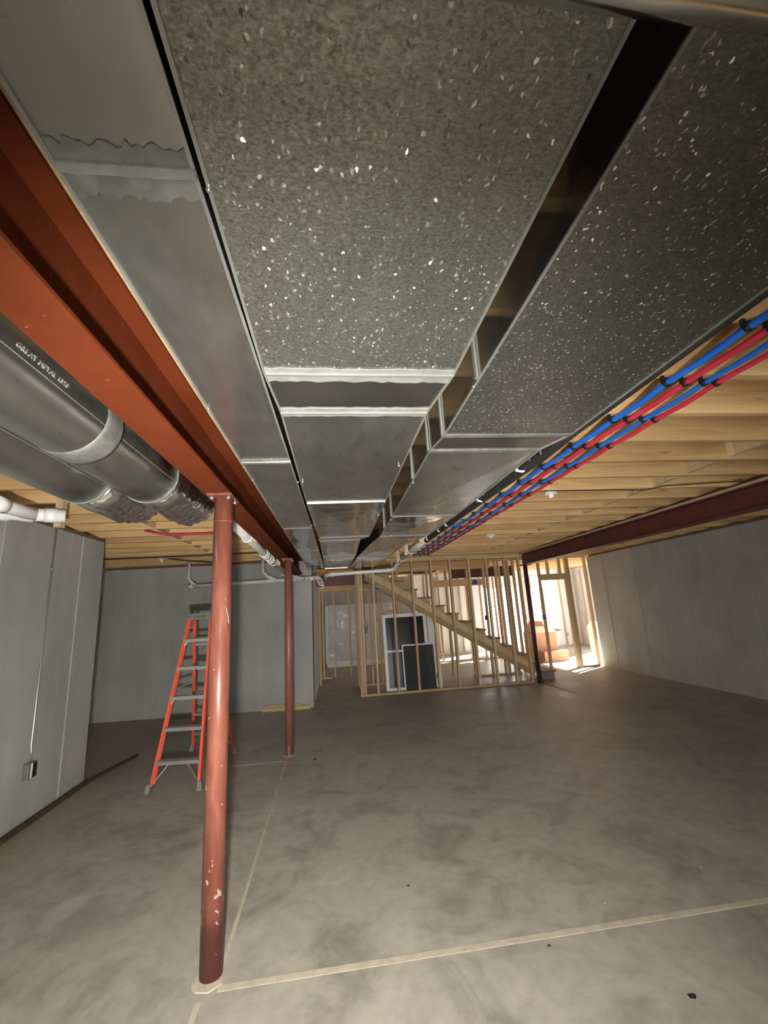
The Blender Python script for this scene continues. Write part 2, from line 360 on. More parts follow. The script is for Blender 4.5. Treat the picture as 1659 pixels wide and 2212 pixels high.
wf = struct(build('wall_far', MB().box(2.4, 4.9, 14.2, 14.35, 0, 2.80).box(6.35, 6.75, 14.2, 14.35, 0, 2.80).box(4.9, 6.35, 14.2, 14.35, 2.1, 2.80).box(7.55, 8.6, 14.2, 14.35, 0, 2.80).box(6.75, 7.55, 14.2, 14.35, 0, 1.92).box(6.75, 7.55, 14.2, 14.35, 2.38, 2.80), 'insul'))
for k in range(15):
    xx = 2.6+.4*k
    if 6.7 < xx < 7.6 or 4.9 < xx < 6.35: continue
    piece('stud', MB().box(xx-.019, xx+.019, 14.10, 14.2, .04, 2.5), 'whitestud', wf)
piece('bottom_plate', MB().box(6.35, 8.4, 14.10, 14.2, 0, .04), 'whitestud', wf)
piece('bottom_plate', MB().box(2.4, 4.9, 14.10, 14.2, 0, .04), 'whitestud', wf)
wn = struct(build('window_1', MB().box(6.75, 6.79, 14.16, 14.24, 1.92, 2.38).box(7.51, 7.55, 14.16, 14.24, 1.92, 2.38).box(6.79, 7.51, 14.16, 14.24, 1.92, 1.96).box(6.79, 7.51, 14.16, 14.24, 2.34, 2.38), 'vinyl'))
wfl = struct(build('wall_far_left', MB().box(-.62, 2.4, 13.2, 13.35, 0, 2.52), 'wall'))
struct(build('wall_far_side', MB().box(2.3, 2.4, 13.351, 14.2, 0, 2.52), 'insul'))
wfr = struct(build('wall_far_right', MB().box(8.35, 8.6, 9.671, 10.2, 0, 2.80).box(8.35, 8.6, 12.9, 14.2, 0, 2.80).box(8.35, 8.6, 10.2, 12.9, 2.12, 2.80), 'insul'))
for yy in (9.8, 10.18, 12.92, 13.3, 13.7):
    piece('stud', MB().box(8.25, 8.349, yy-.019, yy+.019, .04, 2.5), 'whitestud', wfr)
dr = bpy.data.objects.new('door_1', None); col.objects.link(dr); dr.location = (8.45, 11.55, 0); struct(dr)
build('door_frame', MB().box(8.38, 8.48, 10.2, 10.26, 0, 2.12).box(8.38, 8.48, 12.84, 12.9, 0, 2.12).box(8.38, 8.48, 10.26, 12.84, 2.06, 2.12).box(8.40, 8.46, 11.5, 11.58, .0, 2.06), 'vinyl', dr)

d2 = bpy.data.objects.new('added_door_2', None); col.objects.link(d2); d2.location = (5.3, 14.25, 0); struct(d2)  # patio opening added to bring more daylight onto the far floor
for a in ((4.9, 4.96, 0, 2.1), (6.29, 6.35, 0, 2.1), (4.96, 6.29, 2.04, 2.1), (5.59, 5.67, .04, 2.04), (4.96, 6.29, 0, .04)):
    build('door_frame', MB().box(a[0], a[1], 14.22, 14.30, a[2], a[3]), 'vinyl', d2)
for a in ((4.96, 5.59), (5.67, 6.29)): build('door_pane', MB().box(a[0], a[1], 14.25, 14.256, .04, 2.04), 'clear', d2)
build('window_pane', MB().box(6.79, 7.51, 14.20, 14.206, 1.96, 2.34), 'clear', wn)

# sill plates on the walls
build('sill_plate', MB().hexa([(-2.78, Y0, 2.52), (-2.60, Y0, 2.52), (-2.638, 5.24, 2.52), (-2.80, 5.24, 2.52), (-2.78, Y0, JZ), (-2.60, Y0, JZ), (-2.638, 5.24, JZ), (-2.80, 5.24, JZ)]), 'sill', wl)
build('sill_plate', MB().hexa([(-4.2, 8.17, 2.52), (-.42, 7.94, 2.52), (-.42, 8.08, 2.52), (-4.2, 8.3, 2.52), (-4.2, 8.17, JZ), (-.42, 7.94, JZ), (-.42, 8.08, JZ), (-4.2, 8.3, JZ)]), 'sill', wb_)
build('sill_plate', MB().box(6.13, 6.27, Y0, 9.6, 2.52, JZ), 'sill', wr)
build('sill_plate', MB().box(-.58, -.44, 8.3, 13.1, 2.52, JZ), 'sill', ws)

# ceiling: subfloor boards + joists
ceil = struct(build('ceiling', MB().box(-4.4, 8.6, Y0, Y1, 2.80, 2.83), 'osb'))
build('rim_board', MB().box(-4.30, -4.23, Y0, Y1, JZ, 2.799), 'joist', ceil)
build('rim_board', MB().box(8.33, 8.349, Y0, Y1, JZ, 2.799), 'joist', ceil)
build('rim_board', MB().box(-4.22, 8.32, Y0-.04, Y0-.002, JZ, 2.799), 'joist', ceil)
build('rim_board', MB().box(-4.22, 2.39, 13.95, 13.99, JZ, 2.799), 'joist', ceil)
jm = MB().box(-6.27, 6.27, -.019, .019, 0, .239)
j0 = build('floor_joist', MB().box(-4.35, 8.55, 1.20-.019-.394*10, 1.20+.019-.394*10, JZ, 2.80), 'joist', ceil)
j0m = bpy.data.meshes.new('floor_joist'); j0m.from_pydata(jm.v, [], jm.f); j0m.materials.append(M['joist'])
bpy.data.objects.remove(j0)
for k in range(-11, 33):
    put('floor_joist', j0m, ceil, (2.05, 1.20+.394*k, JZ+random.uniform(-.002, .0015)))
# blocking between joists (pale patches seen in rows)
bm_ = MB().box(-.019, .019, -.177, .177, 0, .22); blk = bpy.data.meshes.new('joist_blocking'); blk.from_pydata(bm_.v, [], bm_.f); blk.materials.append(M['stud'])
for k in range(0, 18):
    put('joist_blocking', blk, ceil, (3.05, 1.20+.394*(k+.5), 2.578)); put('joist_blocking', blk, ceil, (-1.9, 1.20+.394*(k+.5), 2.578))

# dark board along the left wall
tr = tag(build('form_board', MB().bar((-2.575, -2.0, .02), (-2.62+.03, 5.24, .02), .03, .04).bar((-2.59, 5.24, .015), (-2.44, 6.02, .012), .035, .028), 'brown', loc=(-2.59, 3, 0)),
         'dark brown thin board lying along the foot of the left concrete wall', 'board')

# ------------------------------------------------------------------ steel beams
def ibeam(name, label, x0, x1, y0, y1, z0, z1, m, tf=.014, tw=.010):
    t = thing(name, label, 'beam', ((x0+x1)/2, (y0+y1)/2, z0)); xc = (x0+x1)/2
    build('bottom_flange', MB().box(x0, x1, y0, y1, z0, z0+tf), m, t, bevel=.002)
    build('web', MB().box(xc-tw/2, xc+tw/2, y0, y1, z0+tf, z1-tf), m, t)
    build('top_flange', MB().box(x0, x1, y0, y1, z1-tf, z1), m, t, bevel=.002)
    return t
bl = ibeam('steel_beam', 'orange-red primed steel I-beam on the left, over the two red round posts', -.700, -.560, -1.2, 8.02, 2.270, 2.535, 'red')
pl = tag(build('wood_plate', MB().box(-.70, -.552, -1.2, 7.9, 2.535, JZ), 'plate', loc=(-.63, 3, 2.535)), 'pale yellow wooden plate on top of the left orange-red steel beam', 'board')
br = ibeam('steel_beam', 'dark maroon steel I-beam on the right, ending over the thin dark post', 3.86, 4.02, -1.5, 8.50, 2.295, 2.52, 'maroon')
pr = tag(build('wood_plate', MB().box(3.85, 4.03, -1.5, 8.50, 2.52, JZ), 'plate', loc=(3.94, 3, 2.52)), 'wooden plate on top of the right dark maroon steel beam', 'board')
def cross_beam(label, x0, x1, y, z0, z1, m):
    t = thing('steel_beam', label, 'beam', ((x0+x1)/2, y, z0))
    build('bottom_flange', MB().box(x0, x1, y-.07, y+.07, z0, z0+.014), m, t)
    build('web', MB().box(x0, x1, y-.005, y+.005, z0+.014, z1-.014), m, t)
    build('top_flange', MB().box(x0, x1, y-.07, y+.07, z1-.014, z1), m, t)
cross_beam('dark steel beam crossing above the shiny sheeting in the left back passage', -.38, .95, 9.5, 2.13, 2.36, 'maroon')
cross_beam('maroon steel beam seen between studs behind the top of the stairs', 2.75, 4.3, 9.95, 2.18, 2.42, 'maroon')

# ------------------------------------------------------------------ posts
def post(label, x, y, r, ztop, m, plate=True, base=True):
    t = thing('steel_post', label, 'post', (x, y, 0))
    build('shaft', MB().tube([(x, y, 0), (x, y, ztop-.012)], r, 32), m, t)
    if plate:
        build('cap_plate', MB().box(x-.068, x+.062, y-.10, y+.10, ztop-.012, ztop), m, t)
        for dx, dy in ((-.048, -.075), (.042, -.075), (-.048, .075), (.050, .045)):
            build('bolt', MB().tube([(x+dx, y+dy, ztop-.030), (x+dx, y+dy, ztop-.0125)], .011, 6), 'steel', t)
    return t
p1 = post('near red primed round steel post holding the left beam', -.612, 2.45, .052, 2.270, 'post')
build('collar_weld', MB().tube([(-.612, 2.45, 2.12), (-.612, 2.45, 2.126)], .0535, 32), 'post', p1)
build('paint_scratch', MB().tube([(-.582, 2.404, 1.66), (-.574, 2.408, 1.64), (-.566, 2.4145, 1.60), (-.5625, 2.4175, 1.565)], .0035, 6), 'mastic', p1)
p2 = post('farther reddish brown round steel post behind the ladder post', -.569, 5.52, .047, 2.270, 'post2')
build('base_notch', MB().box(-.573, -.563, 5.464, 5.478, 0, .11), 'mastic', p2)
p3 = post('dark thin steel post at the foot of the stairs under the maroon beam', 3.925, 8.38, .042, 2.295, 'darkpost', plate=False)
build('cap_plate', MB().box(3.84, 4.03, 8.29, 8.47, 2.283, 2.295), 'darkpost', p3)

# ------------------------------------------------------------------ rectangular ducts
DZ = 2.33; DT = 2.53
def duct(name, label, stations, sections, mats):
    """stations: (y, xl, xr, zbottom)"""
    t = thing(name, label, 'duct', (sum(s[1]+s[2] for s in stations)/2/len(stations), stations[0][0]+2, DZ))
    for k in range(len(stations)-1):
        (ya, la, ra, za), (yb, lb, rb, zb) = stations[k], stations[k+1]
        mb = MB()
        c = ((la+ra+lb+rb)/4, (ya+yb)/2, (za+zb)/2-sections[k])
        A, B, C_, D = (la, ya, za), (ra, ya, za), (rb, yb, zb), (lb, yb, zb)
        mb.add([A, B, C_, D, c], [(1, 0, 4), (2, 1, 4), (3, 2, 4), (0, 3, 4)])
        A2, B2, C2, D2 = (la, ya, DT), (ra, ya, DT), (rb, yb, DT), (lb, yb, DT)
        mb.add([A2, B2, C2, D2], [(0, 1, 2, 3)])
        if k == 0: mb.add([A, B, B2, A2], [(0, 1, 2, 3)])
        if k == len(stations)-2: mb.add([D, C_, C2, D2], [(3, 2, 1, 0)])
        build('bottom_panel' if sections[k] < .0015 else 'creased_panel', mb, mats[k], t)
        sb = MB().add([A, D, D2, A2], [(0, 1, 2, 3)]); build('side_panel', sb, 'mirror', t)
        sb = MB().add([B, C_, C2, B2], [(3, 2, 1, 0)]); build('side_panel', sb, 'mirror', t)
        build('corner_seam', MB().bar((la+.003, ya, za-.002), (lb+.003, yb, zb-.002), .007, .005), 'cleat', t)
        build('corner_seam', MB().bar((ra-.003, ya, za-.002), (rb-.003, yb, zb-.002), .007, .005), 'cleat', t)
    return t
def xband(t, name, xl, xr, y0, y1, z, m, th=.004, wav=0, seed=1):
    rnd = random.Random(seed); n = 26 if wav else 1
    mb = MB(); a = []; b = []
    for k in range(n+1):
        xx = xl+(xr-xl)*k/n; a.append((xx, y0-wav*rnd.random())); b.append((xx, y1+wav*rnd.random()))
    mb.prism(a+b[::-1], z-th, z, 'z'); return build(name, mb, m, t)
dc = duct('sheet_metal_duct', 'wide middle galvanized duct with glittering spangled underside and white sealed seams',
          [(-1.0, -.199, .412, DZ), (1.215, -.197, .411, DZ), (1.485, -.178, .381, DZ), (2.87, -.168, .381, DZ), (4.32, -.134, .382, DZ), (4.50, -.134, .300, DZ), (5.96, -.140, .318, DZ), (7.65, -.150, .262, DZ)],
          [.001, .0012, .010, .010, .002, .010, .008], ['galv', 'mirror', 'smooth', 'mirror', 'mirror', 'mirror', 'mirror'])
xband(dc, 'sealant_band', -.192, .409, 1.19, 1.255, DZ-.001, 'mastic', .003, .010, 2)
xband(dc, 'seam_cleat', -.190, .409, 1.212, 1.222, DZ-.003, 'cleat', .006)
xband(dc, 'sealant_band', -.175, .378, 1.455, 1.51, DZ-.001, 'mastic', .003, .007, 3)
xband(dc, 'seam_cleat', -.175, .378, 1.480, 1.489, DZ-.003, 'cleat', .006)
for y, l, r, m in ((2.87, -.165, .378, 'cleat'), (4.32, -.132, .380, 'cap'), (4.54, -.132, .298, 'cap'), (5.96, -.138, .316, 'cap'), (7.6, -.148, .26, 'cleat')):
    xband(dc, 'seam_cleat', l, r, y-.008, y+.008, DZ-.001, m, .007)
for x, y in ((-.158, 2.35), (-.145, 3.62), (-.14, 4.42), (.36, 2.1), (.37, 3.3), (-.13, 5.6)):
    build('screw', MB().ball((x, y, DZ-.006), .007), 'steel', dc)
dl = duct('sheet_metal_duct', 'narrow left galvanized duct between the orange-red beam and the wide middle duct',
          [(-1.0, -.429, -.209, DZ), (.60, -.429, -.208, DZ), (2.02, -.429, -.192, DZ), (3.75, -.429, -.178, DZ), (5.9, -.429, -.158, DZ), (7.75, -.429, -.155, DZ)],
          [.0006, .0012, .012, .010, .008], ['smooth', 'smooth', 'smooth', 'mirror', 'mirror'])
xband(dl, 'sealant_band', -.426, -.212, .565, .640, DZ-.0004, 'mastic2', .002, .014, 5)
xband(dl, 'seam_cleat', -.426, -.209, .588, .604, DZ-.003, 'mastic', .005, .002, 6)
xband(dl, 'sealant_band', -.422, -.192, 1.985, 2.045, DZ-.001, 'mastic2', .003, .006, 7)
xband(dl, 'seam_cleat', -.426, -.194, 2.01, 2.022, DZ-.003, 'cleat', .007)
for y in (3.75, 5.2, 6.9): xband(dl, 'seam_cleat', -.426, -.18, y-.005, y+.005, DZ-.002, 'cap', .006)
for x, y in ((-.195, .62), (-.425, 1.45), (-.185, 2.35), (-.425, 2.3), (-.175, 3.62), (-.425, 4.9)):
    build('screw', MB().ball((x, y, DZ-.006), .006), 'steel', dl)
drt = duct('sheet_metal_duct', 'right galvanized duct with darker speckled underside beside the blue and red pipes',
           [(-1.0, .488, 1.098, DZ), (1.715, .502, 1.108, DZ), (1.90, .478, 1.047, DZ), (3.39, .490, 1.047, DZ), (4.38, .490, 1.022, DZ), (4.95, .428, .88, DZ), (6.0, .350, .82, DZ), (7.65, .273, .75, DZ)],
           [.001, .0012, .010, .008, .006, .008, .008], ['galvd', 'mirror', 'smooth', 'mirror', 'mirror', 'mirror', 'mirror'])
xband(drt, 'seam_cleat', .504, 1.105, 1.700, 1.728, DZ-.001, 'mastic2', .004, .002, 8)
xband(drt, 'seam_cleat', .480, 1.050, 1.888, 1.912, DZ-.001, 'mastic2', .004, .002, 9)
for y, l, r in ((3.39, .492, 1.045), (4.38, .492, 1.02), (6.0, .352, .82)): xband(drt, 'seam_cleat', l, r, y-.007, y+.007, DZ-.001, 'cap', .007)
for y, x in ((1.235, .4985), (1.715, .501), (1.90, .477), (2.36, .482), (3.39, .489), (3.9, .489)):
    build('side_cleat', MB().box(x-.008, x, y-.010, y+.010, DZ, DT), 'cleat', drt)
for x, y in ((.498, 1.28), (.495, 2.42), (.50, 3.5), (1.03, 2.9), (.60, 4.3)):
    build('screw', MB().ball((x, y, DZ-.006), .006), 'steel', drt)
# hangers that carry the ducts (straps up to the joists)
for d_, xs in ((dc, (-.15, .36)), (dl, (-.40, -.22)), (drt, (.55, 1.0))):
    for yy in (.43, 2.86, 4.48):
        for xx in xs: build('hanger_strap', MB().box(xx-.012, xx+.012, yy-.001, yy+.001, DT-.002, JZ), 'cleat', d_)

# ------------------------------------------------------------------ round ducts
def round_duct(label, xc, zc, r, y0, y1, ye, R_el, sd):
    t = thing('round_duct', label, 'duct', (xc, 1.0, zc), 'round ducts left of the steel beam')
    build('pipe', MB().tube([(xc, y0+(y1-y0)*k/10, zc) for k in range(11)], r, 48), 'smooth', t)
    build('end_ring', MB().tube([(xc, y1-.006, zc), (xc, y1+.006, zc)], r+.005, 48), 'cleat', t)
    pts = [(xc, y1+.006, zc), (xc, y1+.2, zc), (xc, ye-.2, zc)] + [Vector((xc, ye, zc+R_el))+Vector((0, math.sin(R(a))*R_el, -math.cos(R(a))*R_el)) for a in range(0, 71, 10)]
    mb = MB().tube(pts, r-.004, 48)
    rnd = random.Random(sd); vs = []
    for i, v in enumerate(mb.v):
        k = .0 if v[1] < y1+.1 else (.010 if v[1] < y1+.35 else .014)
        k *= .85; vs.append(tuple(c+rnd.uniform(-k, k) for c in v))
    mb.v = [(v[0], v[1], min(v[2], 2.553)) for v in vs]
    build('foil_wrap', mb, 'foil', t)
    return t
rd1 = round_duct('round galvanized duct touching the left edge of the steel beam, ending in a foil elbow', -.985, 2.375, .150, -1.0, 2.35, 2.95, .24, 3)
rd2 = round_duct('round galvanized duct farther left of the pair, above the white drain fitting', -1.316, 2.375, .150, -1.0, 2.33, 2.85, .24, 4)
build('sealant_band', MB().tube([(-.985, 1.60, 2.375), (-.985, 1.625, 2.375), (-.985, 1.71, 2.375), (-.985, 1.735, 2.375)], [.150, .1535, .1535, .150], 48), 'mastic2', rd1)
build('long_seam', MB().bar((-.842, -1, 2.333), (-.842, 1.60, 2.333), .006, .003, (1, 0, 1)).bar((-.842, 1.74, 2.333), (-.842, 2.34, 2.333), .006, .003, (1, 0, 1)), 'cleat', rd1)
build('long_seam', MB().bar((-1.175, -1, 2.307), (-1.175, 2.33, 2.307), .005, .003, (1, 0, 1)), 'cleat', rd2)
# lettering stamped in the pipe
def text_mesh(s, size, depth):
    cu = bpy.data.curves.new('lettering', 'FONT'); cu.body = s; cu.size = size; cu.extrude = depth; cu.space_character = 1.15; cu.resolution_u = 2
    o = bpy.data.objects.new('lettering', cu); col.objects.link(o)
    dg = bpy.context.evaluated_depsgraph_get(); me = bpy.data.meshes.new_from_object(o.evaluated_get(dg))
    bpy.data.objects.remove(o); return me
me = text_mesh("GREAT METAL 1020", .0235, .001); me.materials.clear(); me.materials.append(M['cleat'])
lo = bpy.data.objects.new('stamped_lettering', me); col.objects.link(lo); lo.parent = rd1
ang = R(-80)   # position on the pipe section, from straight down toward the beam
nrm = Vector((math.sin(-ang), 0, -math.cos(ang))); yv = Vector((0, 1, 0)); upv = nrm.cross(yv)
bp = Vector((-.985, 1.125, 2.375)) + nrm*.1505
lo.matrix_world = Matrix(((yv.x, upv.x, nrm.x, bp.x), (yv.y, upv.y, nrm.y, bp.y), (yv.z, upv.z, nrm.z, bp.z), (0, 0, 0, 1)))
mw = lo.matrix_world.copy(); lo.matrix_parent_inverse = Matrix.Identity(4)
lo.matrix_basis = Matrix.Translation(-Vector(rd1.location)) @ mw
# crossing round pipe overhead
cr = thing('round_duct', 'round galvanized duct crossing overhead below the other ducts at the top edge', 'duct', (.8, .18, 2.2))
build('pipe', MB().tube([(-.25+.2*k, .178, 2.215) for k in range(11)], .108, 40), 'mirror', cr)
build('seam_ring', MB().tube([(1.18, .178, 2.215), (1.19, .178, 2.215)], .111, 40), 'cleat', cr)
for xx in (.45, 1.45): build('hanger_strap', MB().box(xx-.012, xx+.012, .288, .29, 2.215, 2.33) , 'cleat', cr)

# ------------------------------------------------------------------ blue and red water pipes
clip_meshes = {}
def clip_mesh(r):
    if r in clip_meshes: return clip_meshes[r]
    mb = MB().tube([(0, -.009, 0), (0, .009, 0)], r+.005, 14).box(-r-.014, -r, -.007, .007, -.006, .046-r*.2).box(r, r+.010, -.005, .005, -.004, .02)
    m_ = bpy.data.meshes.new('clip'); m_.from_pydata(mb.v, [], mb.f); m_.materials.append(M['black']); m_.polygons.foreach_set('use_smooth', mb.sm)
    clip_meshes[r] = m_; return m_
for i, (x, r, m, lab) in enumerate(((1.542, .0150, 'blue', 'thick blue water pipe, the one nearest the metal ducts'), (1.632, .0140, 'redp', 'thick red water pipe between the two blue pipes'),
                                    (1.727, .0115, 'blue', 'thinner blue water pipe between the two red pipes'), (1.797, .0115, 'redp', 'thin red water pipe, farthest right of the four pipes'))):
    t = thing('water_pipe', lab, 'pipe', (x, 2, 2.53)); rnd = random.Random(i)
    zc = 2.530; pts = []
    ys = [1.20+.394*k for k in range(-4, 18)]
    for k, y in enumerate(ys):
        pts.append((x+rnd.uniform(-.004, .004), y, zc))
        if k < len(ys)-1: pts.append((x+rnd.uniform(-.005, .005), y+.197, zc-rnd.uniform(.002, .009)))
    build('tube', MB().tube(pts, r, 14), m, t)
    for k, y in enumerate(ys):
        p = pts[2*k]; put('clip', clip_mesh(r), t, (p[0], y, zc))
# little loop of blue pipe label tail
tag(build('cable_tie', MB().tube([(1.36, 4.85, 2.50), (1.44, 4.80, 2.495), (1.50, 4.74, 2.505), (1.51, 4.68, 2.54)], .007, 8), 'blue', loc=(1.45, 4.8, 2.5)), 'short loose blue loop hanging beside the blue pipe halfway along', 'pipe')

# ------------------------------------------------------------------ PVC drains
def hook(t, x, y, z, r, side=1, blk=True):
    pts = [(x-side*(r+.006)*math.cos(R(a)), y, z-(r+.006)*math.sin(R(a))) for a in range(0, 181, 15)]
    pts.append((x+side*(r+.006), y, JZ-.02))
    build('pipe_hook', MB().tube(pts, .006, 8), 'pvcw', t)
    if blk: build('wood_block', MB().box(*sorted((x+side*(r+.014), x+side*(r+.052))), y-.005, y+.035, z-.05, JZ), 'stud', t)
# along left beam
pv = thing('drain_pipe', 'white drain pipe in hooks along the underside of the left steel beam', 'pipe', (-.80, 5, 2.3))
def pz(y): return 2.345-(y-3)*.022
build('pipe', MB().tube([(-.80, 3.16, pz(3.16)), (-.80, 5, pz(5)), (-.79, 7.4, pz(7.4))], .042, 20), 'pvc', pv)
for y in (4.07, 5.35, 5.85, 7.15): hook(pv, -.80, y, pz(y), .042, 1, y not in (5.35,))
for y in (5.05, 5.18, 5.5, 5.62): build('coupling', MB().tube([(-.80, y, pz(y)), (-.80, y+.045, pz(y))], .052, 20), 'pvcw', pv)
# horizontal against back wall
ph = thing('drain_pipe', 'long white horizontal drain pipe running along the back wall', 'pipe', (-1.4, 7.7, 2.17))
yw = 7.66
build('pipe', MB().tube([(-2.42, yw, 2.135), (-1.2, yw, 2.16), (-.30, yw, 2.185)], .036, 18), 'pvc', ph)
build('cap', MB().tube([(-2.46, yw, 2.134), (-2.38, yw, 2.136)], .042, 18), 'pvc', ph)
build('branch', MB().tube([(-2.33, yw, 2.15), (-2.41, yw, 2.20), (-2.46, yw, 2.27), (-2.46, yw, 2.545)], .026, 14), 'pvc', ph)
build('branch', MB().tube([(-.98, yw-.02, 2.17), (-1.14, yw-.02, 2.24), (-1.22, yw-.02, 2.33), (-1.22, yw-.02, 2.545)], .034, 16), 'pvc', ph)
build('branch', MB().tube([(-.79, 7.4, pz(7.4)), (-.76, 7.52, 2.235), (-.62, 7.62, 2.19), (-.50, yw, 2.182)], .038, 16), 'pvc', ph)
for x in (-.62, -.42): build('coupling', MB().tube([(x, yw, 2.172), (x+.06, yw, 2.174)], .042, 18), 'pvcw', ph)
build('tail_pipe', MB().tube([(-.33, yw, 2.185), (-.26, 7.72, 2.18), (-.24, 7.85, 2.16), (-.255, 8.6, 2.13), (-.27, 9.3, 2.10)], .040, 18), 'pvc', ph)
for y in (8.0, 8.45, 9.0): build('coupling', MB().tube([(-.25, y, 2.16-(y-7.85)*.045), (-.25, y+.07, 2.157-(y-7.85)*.045)], .052, 18), 'pvcw', ph)
for x, y, z in ((-2.0, yw, 2.14), (-.50, yw-.02, 2.20)): build('pipe_hook', MB().tube([(x, y, z+.03), (x, y, JZ)], .004, 6), 'pvcw', ph)
# crossing pipe to the right and along the right duct
pc = thing('drain_pipe', 'white drain pipe crossing below the duct ends and turning up by the stairs', 'pipe', (.5, 7.2, 2.2))
path = [(-.13, 7.60, 2.15), (-.12, 7.30, 2.185), (-.05, 7.22, 2.19), (.4, 7.2, 2.20), (.93, 7.2, 2.212), (1.01, 7.2, 2.225), (1.05, 7.15, 2.26), (1.06, 7.05, 2.30), (1.065, 6.9, 2.315)]
build('pipe', MB().tube(path, .030, 18), 'pvcw', pc)
for a, b in (((-.05, 7.22, 2.19), (.02, 7.215, 2.192)), ((.90, 7.2, 2.212), (.96, 7.2, 2.214)), ((1.065, 6.90, 2.315), (1.065, 6.84, 2.318))): build('coupling', MB().tube([a, b], .037, 18), 'pvcw', pc)
build('pipe_long', MB().tube([(1.065, 6.84, 2.318), (1.08, 5.6, 2.345), (1.10, 4.9, 2.36)], .034, 18), 'pvc', pc)
for y in (6.55, 5.75): hook(pc, 1.07, y, 2.345-(y-5.6)*.02, .034, -1)
build('wood_block', MB().box(1.03, 1.09, 4.93, 4.97, 2.33, JZ), 'stud', pc)
pk = thing('insulated_pipe', 'black insulated pipe running beside the right edge of the right duct', 'pipe', (1.15, 2, 2.38))
pts = [(1.152, -1, 2.372), (1.152, 1.0, 2.372), (1.150, 1.75, 2.372), (1.142, 2.1, 2.370), (1.125, 2.6, 2.366), (1.115, 3.3, 2.366), (1.11, 4.0, 2.364), (1.105, 4.75, 2.362), (1.10, 4.89, 2.36)]
pts = [(p[0]+.006, p[1], p[2]-.010) for p in pts]
build('foam_sleeve', MB().tube(pts, [.018, .018, .020, .034, .034, .034, .033, .030, .030], 16), 'foam', pk)
for y in (2.02, 2.14, 2.85): build('tape_band', MB().tube([(1.142-(y-2.1)*.033, y, 2.369), (1.142-(y-2.09)*.033, y+.018, 2.369)], .031, 16), 'boxsteel', pk)
for y in (2.25, 2.95, 3.9, 4.2, 4.75): build('pipe_hook', MB().box(1.075, 1.081, y-.012, y+.012, 2.33, JZ).tube([(1.081, y, 2.335), (1.11, y, 2.328), (1.14, y, 2.34)], .007, 8), 'pvcw', pk)

# white wye fitting at the far left
wy = thing('drain_fitting', 'white branching drain fitting beneath the round ducts at the left edge', 'pipe', (-2.1, 3.15, 2.4))
a0 = Vector((-2.24, 3.05, 2.365)); a1 = Vector((-1.90, 3.22, 2.37))
build('pipe', MB().tube([a0, a1], .046, 24), 'pvcw', wy)
dd = (a1-a0).normalized()
for q in (0, .13, .26): build('coupling', MB().tube([a0+dd*q, a0+dd*(q+.07)], .0515, 24), 'pvcw', wy)
build('branch', MB().tube([a0+dd*.21, Vector((-2.12, 2.93, 2.385)), Vector((-2.15, 2.70, 2.41))], .046, 24), 'pvcw', wy)
build('coupling', MB().tube([Vector((-2.115, 2.95, 2.383)), Vector((-2.125, 2.87, 2.391))], .0515, 24), 'pvcw', wy)
build('branch_tail', MB().tube([Vector((-2.15, 2.70, 2.41)), Vector((-2.19, 2.56, 2.425))], [.046, .03], 24), 'pvcw', wy)
wk = tag(build('wood_block', MB().box(-1.995, -1.945, 3.25, 3.30, 2.30, JZ), 'stud', loc=(-1.97, 3.27, 2.3)), 'small pale wood block under the white branching drain fitting at far left', 'block')

# conduit and box on left wall
cd = thing('electrical_conduit', 'thin grey conduit dropping down the left concrete wall to a metal outlet box', 'conduit', (-2.61, 4.3, .3))
build('conduit_pipe', MB().tube([(-2.618, 4.315, 2.515), (-2.618, 4.315, .62), (-2.61, 4.31, .58), (-2.603, 4.31, .49)], .0085, 12), 'alu', cd)
build('coupling', MB().tube([(-2.617, 4.315, 2.10), (-2.617, 4.315, 2.16)], .012, 12), 'boxsteel', cd)
bx = build('outlet_box', MB().box(-2.632, -2.585, 4.26, 4.365, .36, .485), 'boxsteel', cd, bevel=.004)
build('outlet_face', MB().box(-2.585, -2.580, 4.305, 4.360, .368, .478), 'black', cd)
build('cover_edge', MB().box(-2.585, -2.579, 4.292, 4.303, .366, .480), 'pvcw', cd)

# ------------------------------------------------------------------ stepladder
ld = thing('stepladder', 'orange fiberglass stepladder with grey steps standing open behind the near red post', 'ladder', (-1.56, 5.2, 0))
FL0, FL1 = Vector((-1.815, 4.80, 0)), Vector((-1.655, 5.23, 1.60))
FR0, FR1 = Vector((-1.335, 4.75, 0)), Vector((-1.395, 5.20, 1.60))
BL0, BL1 = Vector((-1.80, 6.02, 0)), Vector((-1.640, 5.36, 1.58))
BR0, BR1 = Vector((-1.245, 5.80, 0)), Vector((-1.41, 5.33, 1.58))
def lerp(a, b, t): return a+(b-a)*t
def rail(name, a, b, m='orange', wd=.022, hd=.070):
    mb = MB().bar(a, b, wd*.35, hd, (0, 1, 0)); d = (b-a).normalized()
    sd = Vector((1 if 'l' == name else -1, 0, 0))*wd*.5
    for s in (-1, 1): mb.bar(a+Vector((0, s*hd*.45, 0))+sd, b+Vector((0, s*hd*.45, 0))+sd, wd, hd*.11, (0, 1, 0))
    return mb
build('front_rail', rail('l', lerp(FL0, FL1, .03), FL1), 'orange', ld)
build('front_rail', rail('r', lerp(FR0, FR1, .03), FR1), 'orange', ld)
build('rear_leg', rail('l', lerp(BL0, BL1, .03), BL1, wd=.020, hd=.045), 'orange', ld)
build('rear_leg', rail('r', lerp(BR0, BR1, .03), BR1, wd=.020, hd=.045), 'orange', ld)
